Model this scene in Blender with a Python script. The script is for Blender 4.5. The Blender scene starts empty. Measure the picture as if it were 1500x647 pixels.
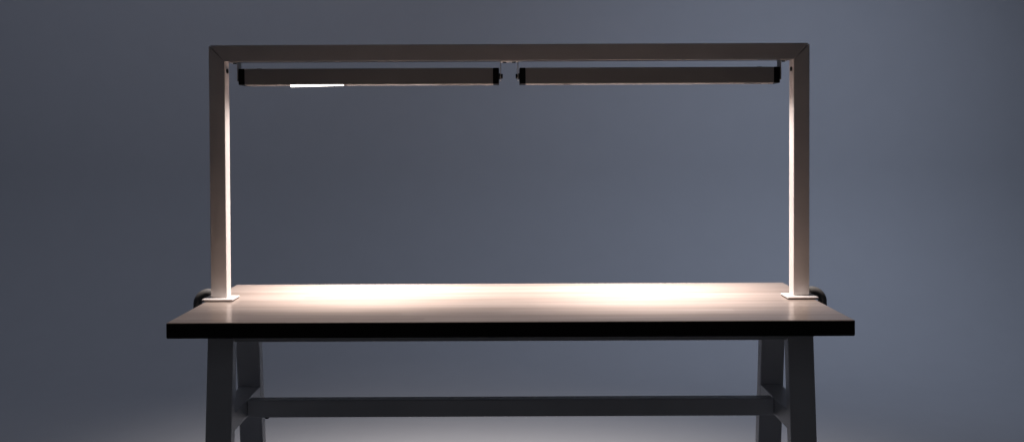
import bpy, bmesh, math
from mathutils import Matrix, Vector

S = bpy.context.scene
C = S.collection
H = 0.80                      # height of the table top above the floor

# ------------------------------------------------------------------ materials
def new_mat(name, color, rough=0.5, metallic=0.0, spec=0.5):
    m = bpy.data.materials.new(name)
    m.use_nodes = True
    b = m.node_tree.nodes['Principled BSDF']
    b.inputs['Base Color'].default_value = (*color, 1)
    b.inputs['Roughness'].default_value = rough
    b.inputs['Metallic'].default_value = metallic
    b.inputs['Specular IOR Level'].default_value = spec
    return m, m.node_tree, b

def speckled(name, color, rough, scale=900.0, amount=0.06, bump=0.03, spec=0.5, metallic=0.0):
    """powder coat / moulded surface: fine colour mottling, roughness variation and orange peel"""
    m, nt, b = new_mat(name, color, rough, metallic, spec)
    N, L = nt.nodes, nt.links
    tc = N.new('ShaderNodeTexCoord')
    n1 = N.new('ShaderNodeTexNoise'); n1.inputs['Scale'].default_value = scale; n1.inputs['Detail'].default_value = 3
    n2 = N.new('ShaderNodeTexNoise'); n2.inputs['Scale'].default_value = 7; n2.inputs['Detail'].default_value = 5
    L.new(tc.outputs['Object'], n1.inputs['Vector']); L.new(tc.outputs['Object'], n2.inputs['Vector'])
    r = N.new('ShaderNodeValToRGB')
    lo = tuple(c * (1 - amount) for c in color); hi = tuple(min(1, c * (1 + amount)) for c in color)
    r.color_ramp.elements[0].position = 0.3; r.color_ramp.elements[0].color = (*lo, 1)
    r.color_ramp.elements[1].position = 0.7; r.color_ramp.elements[1].color = (*hi, 1)
    L.new(n2.outputs['Fac'], r.inputs['Fac']); L.new(r.outputs['Color'], b.inputs['Base Color'])
    mr = N.new('ShaderNodeMapRange')
    mr.inputs['To Min'].default_value = rough - 0.06; mr.inputs['To Max'].default_value = rough + 0.06
    L.new(n2.outputs['Fac'], mr.inputs['Value']); L.new(mr.outputs['Result'], b.inputs['Roughness'])
    bp = N.new('ShaderNodeBump'); bp.inputs['Strength'].default_value = bump; bp.inputs['Distance'].default_value = 0.0006
    L.new(n1.outputs['Fac'], bp.inputs['Height']); L.new(bp.outputs['Normal'], b.inputs['Normal'])
    return m

def wood_mat():
    m, nt, b = new_mat('varnished_pale_wood', (0.5, 0.4, 0.34), 0.3)
    N, L = nt.nodes, nt.links
    tc = N.new('ShaderNodeTexCoord')
    def noise(sx, sy, detail, off=0.0):
        mp = N.new('ShaderNodeMapping'); mp.inputs['Scale'].default_value = (sx, sy, 1); mp.inputs['Location'].default_value = (off, off * 1.7, 0)
        n = N.new('ShaderNodeTexNoise'); n.inputs['Scale'].default_value = 1; n.inputs['Detail'].default_value = detail; n.inputs['Roughness'].default_value = 0.6
        L.new(tc.outputs['Object'], mp.inputs['Vector']); L.new(mp.outputs['Vector'], n.inputs['Vector'])
        return n
    fine = noise(2.4, 210, 4)
    broad = noise(0.9, 24, 3, 5.3)
    pores = noise(7, 420, 2, 9.1)
    # glued lamellas of unequal length
    br = N.new('ShaderNodeTexBrick')
    br.inputs['Scale'].default_value = 1; br.inputs['Brick Width'].default_value = 0.62; br.inputs['Row Height'].default_value = 0.041
    br.inputs['Mortar Size'].default_value = 0.0; br.offset = 0.37; br.squash = 1.3; br.squash_frequency = 3
    br.inputs['Color1'].default_value = (0.30, 0.30, 0.30, 1); br.inputs['Color2'].default_value = (0.75, 0.75, 0.75, 1)
    L.new(tc.outputs['Object'], br.inputs['Vector'])
    def math_(op, a, bb):
        x = N.new('ShaderNodeMath'); x.operation = op
        for i, v in enumerate((a, bb)):
            if isinstance(v, (int, float)): x.inputs[i].default_value = v
            else: L.new(v, x.inputs[i])
        return x.outputs[0]
    s = math_('MULTIPLY', fine.outputs['Fac'], 0.50)
    s = math_('ADD', s, math_('MULTIPLY', broad.outputs['Fac'], 0.30))
    s = math_('ADD', s, math_('MULTIPLY', br.outputs['Color'], 0.13))
    r = N.new('ShaderNodeValToRGB')
    r.color_ramp.elements[0].position = 0.33; r.color_ramp.elements[0].color = (0.35, 0.260, 0.212, 1)
    r.color_ramp.elements[1].position = 0.60; r.color_ramp.elements[1].color = (0.64, 0.530, 0.468, 1)
    L.new(s, r.inputs['Fac'])
    pr = N.new('ShaderNodeMapRange'); pr.inputs['From Min'].default_value = 0.62; pr.inputs['From Max'].default_value = 0.74
    pr.inputs['To Min'].default_value = 1.0; pr.inputs['To Max'].default_value = 0.72
    L.new(pores.outputs['Fac'], pr.inputs['Value'])
    mx = N.new('ShaderNodeMix'); mx.data_type = 'RGBA'; mx.blend_type = 'MULTIPLY'; mx.inputs[0].default_value = 1
    L.new(r.outputs['Color'], mx.inputs[6]); L.new(pr.outputs['Result'], mx.inputs[7])
    L.new(mx.outputs[2], b.inputs['Base Color'])
    rr = N.new('ShaderNodeMapRange'); rr.inputs['To Min'].default_value = 0.40; rr.inputs['To Max'].default_value = 0.24
    L.new(broad.outputs['Fac'], rr.inputs['Value']); L.new(rr.outputs['Result'], b.inputs['Roughness'])
    bp = N.new('ShaderNodeBump'); bp.inputs['Strength'].default_value = 0.04; bp.inputs['Distance'].default_value = 0.0005
    L.new(fine.outputs['Fac'], bp.inputs['Height']); L.new(bp.outputs['Normal'], b.inputs['Normal'])
    b.inputs['Coat Weight'].default_value = 0.35; b.inputs['Coat Roughness'].default_value = 0.1
    return m

def emit_mat(name, color, strength):
    m, nt, b = new_mat(name, (0.85, 0.85, 0.85), 0.4)
    b.inputs['Emission Color'].default_value = (*color, 1)
    b.inputs['Emission Strength'].default_value = strength
    return m

M = {
    'frame':  speckled('warm_grey_powder_coat', (0.84, 0.78, 0.75), 0.48, bump=0.05),
    'lamp':   speckled('warm_grey_anodised_aluminium', (0.47, 0.45, 0.44), 0.42, bump=0.03),
    'cap':    speckled('black_plastic', (0.006, 0.006, 0.006), 0.5, amount=0.2, bump=0.05, spec=0.25),
    'rubber': speckled('black_rubber', (0.012, 0.012, 0.012), 0.75, amount=0.2, bump=0.1, spec=0.25),
    'bracket': speckled('bare_sheet_steel', (0.74, 0.72, 0.70), 0.38, bump=0.03),
    'dimmed': speckled('dimmed_channel_paint', (0.03, 0.028, 0.027), 0.8, spec=0.1),  # dark colour dims the directly lit walls of the lamp channel
    'lens':   speckled('frosted_lens_plastic', (0.74, 0.70, 0.67), 0.45, bump=0.02),
    'steel':  speckled('dark_ribbed_hose', (0.22, 0.21, 0.20), 0.5, amount=0.25, bump=0.2),
    'legs':   speckled('grey_steel_enamel', (0.74, 0.74, 0.76), 0.42, bump=0.05),
    'wood':   wood_mat(),
    'edge':   speckled('dark_edge_band', (0.016, 0.0125, 0.0115), 0.5, amount=0.3, bump=0.05, spec=0.2),
    'glow':   emit_mat('lit_led_strip', (1.0, 0.93, 0.88), 6.0),
    'paper':  speckled('studio_paper', (0.475, 0.485, 0.51), 0.95, scale=260, amount=0.012, bump=0.02, spec=0.1),
}

# ------------------------------------------------------------------ mesh helpers
def link(name, bm, mat, parent=None, bevel=0.0, seg=2, smooth=False, mats=None):
    bmesh.ops.recalc_face_normals(bm, faces=bm.faces[:])
    if bevel > 0:
        es = [e for e in bm.edges if len(e.link_faces) == 2 and e.calc_face_angle(0) > 0.5]
        bmesh.ops.bevel(bm, geom=es, offset=bevel, segments=seg, profile=0.5, affect='EDGES', clamp_overlap=True)
    me = bpy.data.meshes.new(name); bm.to_mesh(me); bm.free()
    for m in (mats or [mat]): me.materials.append(m)
    if smooth:
        for p in me.polygons: p.use_smooth = True
    o = bpy.data.objects.new(name, me); C.objects.link(o)
    if parent:
        o.parent = parent
    return o

def box(bm, x0, x1, y0, y1, z0, z1):
    v = [bm.verts.new((x, y, z)) for z in (z0, z1) for y in (y0, y1) for x in (x0, x1)]
    for f in ((0,2,3,1),(4,5,7,6),(0,1,5,4),(2,6,7,3),(0,4,6,2),(1,3,7,5)):
        bm.faces.new([v[i] for i in f])

def prism(bm, pts, y0, y1):
    """extrude an x-z outline along y"""
    a = [bm.verts.new((x, y0, z)) for x, z in pts]; b = [bm.verts.new((x, y1, z)) for x, z in pts]
    n = len(pts)
    bm.faces.new(a); bm.faces.new(b[::-1])
    for i in range(n): bm.faces.new((a[i], a[(i+1) % n], b[(i+1) % n], b[i]))

def sheared(bm, x0, x1, ya, yb, z0, z1, slope):
    """leg that leans in y: ya..yb at z1, moved by slope per metre on the way down"""
    v = []
    for z in (z0, z1):
        d = slope * (z1 - z)
        for y in (ya + d, yb + d):
            for x in (x0, x1): v.append(bm.verts.new((x, y, z)))
    for f in ((0,2,3,1),(4,5,7,6),(0,1,5,4),(2,6,7,3),(0,4,6,2),(1,3,7,5)):
        bm.faces.new([v[i] for i in f])

def cyl(bm, c, axis, r, h, seg=24, r2=None):
    rot = {'x': Matrix.Rotation(math.pi/2, 4, 'Y'), 'y': Matrix.Rotation(math.pi/2, 4, 'X'), 'z': Matrix.Identity(4)}[axis]
    bmesh.ops.create_cone(bm, cap_ends=True, segments=seg, radius1=r, radius2=r if r2 is None else r2, depth=h, matrix=Matrix.Translation(c) @ rot)

def tube(bm, path, radius, seg=20):
    """path of Vectors lying in an x-z plane; radius may be a function of the index"""
    rings = []
    n = len(path)
    for i, p in enumerate(path):
        t = (path[min(i+1, n-1)] - path[max(i-1, 0)]).normalized()
        side = Vector((0, 1, 0)); up = t.cross(side).normalized()
        r = radius(i) if callable(radius) else radius
        rings.append([bm.verts.new(p + side * (r * math.cos(a)) + up * (r * math.sin(a))) for a in [2*math.pi*k/seg for k in range(seg)]])
    for a, b in zip(rings, rings[1:]):
        for k in range(seg): bm.faces.new((a[k], a[(k+1) % seg], b[(k+1) % seg], b[k]))
    bm.faces.new(rings[0]); bm.faces.new(rings[-1][::-1])

def thing(name, label, cat, loc, group=None):
    o = bpy.data.objects.new(name, None); C.objects.link(o); o.location = loc
    o.empty_display_size = 0.1
    o['label'] = label; o['category'] = cat
    if group: o['group'] = group
    return o

# ------------------------------------------------------------------ studio backdrop: floor that curves up into the wall
WALL_Y, RAD, XW, TOP = 3.3, 1.1, 7.0, 5.0
prof = [(-5.5, 0.0)]
y = -5.0
while y < WALL_Y - RAD - 1e-6:
    prof.append((y, 0.0)); y += 0.5
for k in range(0, 33):
    a = k / 32 * math.pi / 2
    prof.append((WALL_Y - RAD + RAD * math.sin(a), RAD - RAD * math.cos(a)))
for k in range(1, 9): prof.append((WALL_Y, RAD + (TOP - RAD) * k / 8))
bm = bmesh.new()
cols = []
for i in range(15):
    x = -XW + 2 * XW * i / 14
    cols.append([bm.verts.new((x, py, pz)) for py, pz in prof])
for a, b in zip(cols, cols[1:]):
    for k in range(len(prof) - 1): bm.faces.new((a[k], b[k], b[k+1], a[k+1]))
bd = link('backdrop', bm, M['paper'], smooth=True)
bd['kind'] = 'structure'

# ------------------------------------------------------------------ table
tb = thing('work_table', 'work table with pale varnished wood top, black front edge and splayed dark grey legs', 'table', (0, 0, 0))
TT = 0.0422
bm = bmesh.new(); box(bm, -0.9017, 0.9017, -0.35, 0.35, H - TT, H)
top = link('tabletop', bm, None, tb, bevel=0.0038, seg=3, mats=[M['wood'], M['edge']])
for p in top.data.polygons:
    p.material_index = 0 if (p.normal.z > 0.3) else 1
    p.use_smooth = False

LW, LT = 0.0695, 0.04         # leg section
SL = 0.118                    # lean
YF, YB = -0.262, 0.052        # outer faces of the A-frame under the top
for s in (-1, 1):
    xo, xi = s * 0.8183, s * (0.8183 - LW)
    for ya, yb, sl in ((YF, YF + LT, -SL), (YB - LT, YB, SL)):
        bm = bmesh.new(); sheared(bm, min(xo, xi), max(xo, xi), ya, yb, 0.012, H - TT, sl)
        lg = link('leg', bm, M['legs'], tb, bevel=0.003)
        bm = bmesh.new(); d = sl * (H - TT - 0.006)
        box(bm, min(xo, xi) + 0.004, max(xo, xi) - 0.004, ya + d + 0.003, yb + d - 0.003, 0.0, 0.0118)
        link('foot_pad', bm, M['rubber'], lg, bevel=0.002)
ZR1, ZR0 = H - 0.2620, H - 0.3115   # rail and stretcher
for s in (-1, 1):
    d = SL * (H - TT - (ZR0 + ZR1) / 2)
    xi = s * (0.8183 - LW); xo = s * (0.8183 - 0.006)
    bm = bmesh.new()
    # ends cut to the lean of the legs
    pts = []
    for z in (ZR0, ZR1):
        dz = SL * (H - TT - z)
        pts.append((YF + LT - 0.001 - dz, YB - LT + 0.001 + dz, z))
    (ya0, yb0, z0), (ya1, yb1, z1) = pts
    x0, x1 = min(xi, xo), max(xi, xo)
    x0 += 0.0012 if s > 0 else 0; x1 -= 0.0012 if s < 0 else 0
    v = [bm.verts.new(p) for p in ((x0,ya0,z0),(x1,ya0,z0),(x0,yb0,z0),(x1,yb0,z0),(x0,ya1,z1),(x1,ya1,z1),(x0,yb1,z1),(x1,yb1,z1))]
    for f in ((0,2,3,1),(4,5,7,6),(0,1,5,4),(2,6,7,3),(0,4,6,2),(1,3,7,5)): bm.faces.new([v[i] for i in f])
    link('side_rail', bm, M['legs'], tb, bevel=0.0022)
    # upper cross piece of the A-frame, under the top
    bm = bmesh.new(); box(bm, x0, x1, YF + LT + 0.002, YB - LT - 0.002, H - TT - 0.0272, H - TT - 0.0005)
    link('top_rail', bm, M['legs'], tb, bevel=0.002)
bm = bmesh.new(); box(bm, -0.7475, 0.7475, -0.125, -0.085, ZR0 + 0.0004, ZR1 - 0.0004)
st = link('stretcher', bm, M['legs'], tb, bevel=0.003)
bm = bmesh.new()
cyl(bm, (-0.697, -0.105, ZR0 - 0.002), 'z', 0.0072, 0.005, r2=0.0072)
cyl(bm, (-0.697, -0.105, ZR0 - 0.0058), 'z', 0.0045, 0.0026, r2=0.0072)
link('bolt', bm, M['cap'], st)
for yy in (YF + 0.003, YB - 0.033):
    bm = bmesh.new(); box(bm, -0.7475, 0.7475, yy, yy + 0.03, H - TT - 0.0272, H - TT - 0.0005)
    link('apron', bm, M['legs'], tb, bevel=0.002)

# ------------------------------------------------------------------ the clamped frame (gantry)
TW = 0.0476
XO, XI = 0.8908, 0.8908 - TW
ZT, ZI = H + 0.757, H + 0.757 - TW - 0.0012
Y0, Y1 = 0.0205, 0.0205 + 0.0476
ZP = H + 0.0075
fr = thing('lamp_frame', 'taupe square tube frame clamped across the table top with two lamps hanging under it', 'frame', (0, 0, H))
def rel(o, root):
    o.location = -Vector(root.location); return o
g = 0.0010                   # joint at the mitre
bm = bmesh.new(); prism(bm, [(-XO + g*2.4, ZT), (XO - g*2.4, ZT), (XI - g*0.2, ZI), (-XI + g*0.2, ZI)], Y0, Y1)
beam = rel(link('beam', bm, M['frame'], fr, bevel=0.0016), fr)
for s in (-1, 1):
    bm = bmesh.new(); prism(bm, [(s*XO, ZP), (s*XO, ZT - g*2.4), (s*XI, ZI - g*0.2), (s*XI, ZP)], Y0, Y1)
    post = rel(link('post', bm, M['frame'], fr, bevel=0.0016), fr)
    bm = bmesh.new(); cyl(bm, (s*(XI - 0.0012), 0.043, H + 0.6815), 'x', 0.0070, 0.0030); cyl(bm, (s*(XI - 0.0030), 0.043, H + 0.6815), 'x', 0.0042, 0.0014)
    rel(link('screw', bm, M['cap'], post), fr).location = (0, 0, 0)
    bm = bmesh.new(); box(bm, min(s*0.909, s*0.8185), max(s*0.909, s*0.8185), -0.010, 0.0725, H + 0.0030, ZP)
    pl = rel(link('base_plate', bm, M['frame'], fr, bevel=0.0012), fr)
    bm = bmesh.new(); box(bm, min(s*0.9075, s*0.820), max(s*0.9075, s*0.820), -0.0085, 0.071, H + 0.0002, H + 0.0030)
    rel(link('rubber_pad', bm, M['rubber'], pl), fr).location = (0, 0, 0)
    # bent clamp pipe: out past the table's side, down, and back under the top
    yc, rb, zc, xc = 0.0872, 0.034, H + 0.0125, 0.9500
    P = [Vector((s * (0.858 + (xc - rb - 0.858) * k / 6), yc, zc)) for k in range(6)]
    for k in range(17):
        a = k / 16 * math.pi / 2
        P.append(Vector((s * (xc - rb + rb * math.sin(a)), yc, zc - rb + rb * math.cos(a))))
    zl = H - 0.098
    P += [Vector((s * xc, yc, zc - rb + (zl + rb - zc + rb) * k / 6)) for k in range(1, 6)]
    for k in range(17):
        a = k / 16 * math.pi / 2
        P.append(Vector((s * (xc - rb + rb * math.cos(a)), yc, zl + rb - rb * math.sin(a))))
    P += [Vector((s * (xc - rb - (xc - rb - 0.856) * k / 4), yc, zl)) for k in range(1, 5)]
    bm = bmesh.new(); tube(bm, P, lambda i: 0.0132 + (0.00025 if i % 2 else -0.00025), 22)
    cp = rel(link('clamp_pipe', bm, M['steel'], fr, smooth=True), fr)
    bm = bmesh.new(); cyl(bm, (s*0.868, yc, H - 0.080), 'z', 0.006, 0.062, 16); cyl(bm, (s*0.868, yc, H - TT - 0.0035), 'z', 0.016, 0.006, 24)
    cyl(bm, (s*0.868, yc, H - 0.118), 'z', 0.013, 0.018, 12)
    rel(link('clamp_screw', bm, M['steel'], cp), fr).location = (0, 0, 0)

# ------------------------------------------------------------------ the two lamps under the beam
LY0, LY1 = 0.022, 0.098
LYC = (LY0 + LY1) / 2
ZB, ZH = H + 0.6394, H + 0.6868
def lamp(s, label):
    """s = -1 or 1: side of the frame; built from its outer end inwards"""
    X = lambda a: s * a
    bx = lambda bm, a, b, *r: box(bm, min(X(a), X(b)), max(X(a), X(b)), *r)
    root = thing('bar_lamp', label, 'lamp', (s * 0.4170, LYC, ZB), 'bar lamps hung under the frame')
    def add(name, bm, m, parent=root, **k):
        o = link(name, bm, m, parent, **k)
        o.location = -Vector(root.location) if parent is root else (0, 0, 0)
        return o
    A0, A1 = 0.0486, 0.7855       # housing between the end caps
    # hollow profile, open underneath
    bm = bmesh.new()
    rim, ceil = 0.014, 0.0230
    out = [(LY0, ZB), (LY0, ZH), (LY1, ZH), (LY1, ZB), (LY1 - rim, ZB), (LY1 - rim, ZB + ceil), (LY0 + rim, ZB + ceil), (LY0 + rim, ZB)]
    a = [bm.verts.new((X(A0), yy, z)) for yy, z in out]; b = [bm.verts.new((X(A1), yy, z)) for yy, z in out]
    n = len(out)
    bm.faces.new(a); bm.faces.new(b[::-1])
    for i in range(n): bm.faces.new((a[i], a[(i+1) % n], b[(i+1) % n], b[i]))
    hs = add('housing', bm, None, bevel=0.0012, mats=[M['lamp'], M['dimmed']])
    for p in hs.data.polygons:                                   # channel painted dark so its lit inner wall shows dimmer
        c = p.center
        if LY0 + 0.0135 < c.y < LY1 - 0.0135 and ZB + 0.0005 < c.z < ZB + 0.0235 and A0 + 1e-3 < abs(c.x) < A1 - 1e-3: p.material_index = 1
    for p, q in ((A1 + 0.0002, 0.8034), (0.0305, A0 - 0.0002)):
        bm = bmesh.new(); bx(bm, p, q, LY0 - 0.0006, LY1 + 0.0006, ZB - 0.0004, ZH + 0.0004)
        add('end_cap', bm, M['cap'], bevel=0.002)
    bm = bmesh.new(); cyl(bm, (X(0.7480), 0.048, ZH + 0.0008), 'z', 0.0075, 0.0030); add('cable_gland', bm, M['cap'])
    # lens strips clipped under the opening
    strips = ((0.696, 0.7795, 0.0022), (0.0488, 0.097, 0.0018)) if s < 0 else ((0.7500, 0.7795, 0.0020), (0.0488, 0.160, 0.0018))
    for p, q, t in strips:
        bm = bmesh.new(); bx(bm, p, q, LY0 + 0.003, LY0 + 0.0125, ZB - t, ZB - 0.0002)
        add('lens', bm, M['lens'], bevel=0.0007)
    bm = bmesh.new(); bx(bm, A0 + 0.001, A1 - 0.001, LY0 + 0.0026, LY0 + 0.0120, ZB - 0.0013, ZB - 0.0001)  # full-length pale strip added so the lower edge reads as lit
    add('lens', bm, M['lens'], bevel=0.0004)
    if s > 0:
        bm = bmesh.new(); bx(bm, 0.6985, 0.7488, LY0 + 0.003, LY0 + 0.0125, ZB - 0.0020, ZB - 0.0002); add('clip', bm, M['cap'])
        bm = bmesh.new(); bx(bm, 0.162, 0.182, LY0 + 0.003, LY0 + 0.0125, ZB - 0.0026, ZB - 0.0002); add('clip', bm, M['cap'])
    else:
        # the strip seen lit: its outer end hangs a little lower
        bm = bmesh.new(); x0, x1 = -0.6490, -0.4930
        vs = []
        for yy in (LY0 + 0.002, LY0 + 0.0135):
            vs += [bm.verts.new(p) for p in ((x0, yy, ZB - 0.0062), (x1, yy, ZB - 0.0026), (x1, yy, ZB - 0.0003), (x0, yy, ZB - 0.0003))]
        for f in ((0,1,2,3),(7,6,5,4),(0,4,5,1),(1,5,6,2),(2,6,7,3),(3,7,4,0)): bm.faces.new([vs[i] for i in f])
        add('lit_strip', bm, M['glow'])
        bm = bmesh.new(); box(bm, -0.4905, -0.4830, LY0 + 0.004, LY0 + 0.0125, ZB - 0.0026, ZB - 0.0002); add('clip', bm, M['cap'])
    # angle brackets at both ends with pivot screw and fixing screw
    for xp, dirn in ((0.8050, 1), (0.0270, -1)):
        bm = bmesh.new()
        xq = xp + dirn * 0.0022
        flange = xp + dirn * 0.0262
        bx(bm, xp, xq, 0.022, 0.064, H + 0.6500, ZI - 0.0004)
        bx(bm, xq, flange, 0.022, 0.064, ZI - 0.0026, ZI - 0.0004)
        br = add('bracket', bm, M['bracket'])
        bm = bmesh.new(); cyl(bm, (X(xp + dirn * 0.0050), 0.050, H + 0.6633), 'x', 0.0072, 0.0056, 20); add('pivot_screw', bm, M['cap'], br)
        bm = bmesh.new(); cyl(bm, (X(xp + dirn * 0.0135), 0.040, ZI - 0.0040), 'z', 0.0055, 0.0032, 20); add('fixing_screw', bm, M['cap'], br)
        bm = bmesh.new(); xa = 0.8036 if dirn > 0 else 0.0303
        cyl(bm, (X((xa + xp) / 2), 0.050, H + 0.6633), 'x', 0.009, abs(xp - xa) - 0.0003, 20); add('spacer', bm, M['cap'], br)
    # light source in the recess
    def area(sx, sy, cx, power, spread, tilt, out=0):
        l = bpy.data.lights.new('led_light', 'AREA'); l.shape = 'RECTANGLE'; l.size = sx; l.size_y = sy
        l.energy = power; l.color = (1.0, 0.91, 0.865); l.spread = math.radians(spread)
        o = bpy.data.objects.new('led_light', l); C.objects.link(o); o.parent = root
        o.location = Vector((s * cx, LYC, ZB + (0.0115 if sx > 0.4 else 0.0120))) - Vector(root.location)
        o.rotation_euler = (math.radians(tilt), math.radians(-out * s), 0)
        return o
    for a in LP[s]: area(*a)
    return root
# length, width, centre, watts, spread, backward tilt, outward tilt of each LED module
def modules(tilt, main, cx):
    m = [(0.42, 0.028, cx, main, 88, tilt, 0)]
    m += [(0.030, 0.028, 0.565 + 0.040 * k, 0.09, 84, tilt - 2, 6 + 3 * k) for k in range(5)]
    m += [(0.47, 0.026, 0.480, 2.7, 148, -6, 0)]
    return m
LP = {-1: modules(18, 7.3, 0.425), 1: modules(13, 6.3, 0.395)}
lamp(-1, 'long dark taupe bar lamp with a bright lit strip showing under its lower edge')
lamp(1, 'long dark taupe bar lamp whose lower edge shows no bright lit strip')

# ------------------------------------------------------------------ studio lights on the backdrop
def studio(name, loc, target, size, power, color, spread):
    l = bpy.data.lights.new(name, 'AREA'); l.shape = 'RECTANGLE'; l.size, l.size_y = size; l.energy = power; l.color = color; l.spread = math.radians(spread)
    o = bpy.data.objects.new(name, l); C.objects.link(o); o.location = loc
    o.rotation_euler = (Vector(target) - Vector(loc)).to_track_quat('-Z', 'Y').to_euler()
    return o
studio('studio_softbox', (-1.3, 0.5, 3.9), (-1.3, 3.3, 0.6), (6.5, 0.8), 19, (0.72, 0.79, 1.0), 130)
studio('studio_spot', (1.95, 0.4, 3.7), (1.95, 3.3, 0.3), (0.9, 0.5), 8.6, (0.68, 0.78, 1.0), 80)

w = bpy.data.worlds.new('World'); S.world = w; w.use_nodes = True
w.node_tree.nodes['Background'].inputs['Color'].default_value = (0.8, 0.85, 1.0, 1)
w.node_tree.nodes['Background'].inputs['Strength'].default_value = 0.016

# ------------------------------------------------------------------ camera
cam = bpy.data.cameras.new('camera'); co = bpy.data.objects.new('camera', cam); C.objects.link(co)
cam.sensor_width = 36; cam.lens = 36; cam.clip_start = 0.05; cam.clip_end = 60
cam.shift_x = 7.29 / 1500; cam.shift_y = -93.46 / 1500
co.matrix_world = Matrix.Translation((-0.0076, -3.0195, H + 0.4779)) @ Matrix.Rotation(math.pi/2 - 0.01819, 4, 'X') @ Matrix.Rotation(-0.00415, 4, 'Z')
S.camera = co

S.view_settings.view_transform = 'Standard'; S.view_settings.look = 'None'
S.view_settings.exposure = 0; S.view_settings.gamma = 1
S.render.engine = 'CYCLES'
S.cycles.use_denoising = True
S.cycles.max_bounces = 10; S.cycles.diffuse_bounces = 6
S.cycles.sample_clamp_indirect = 8
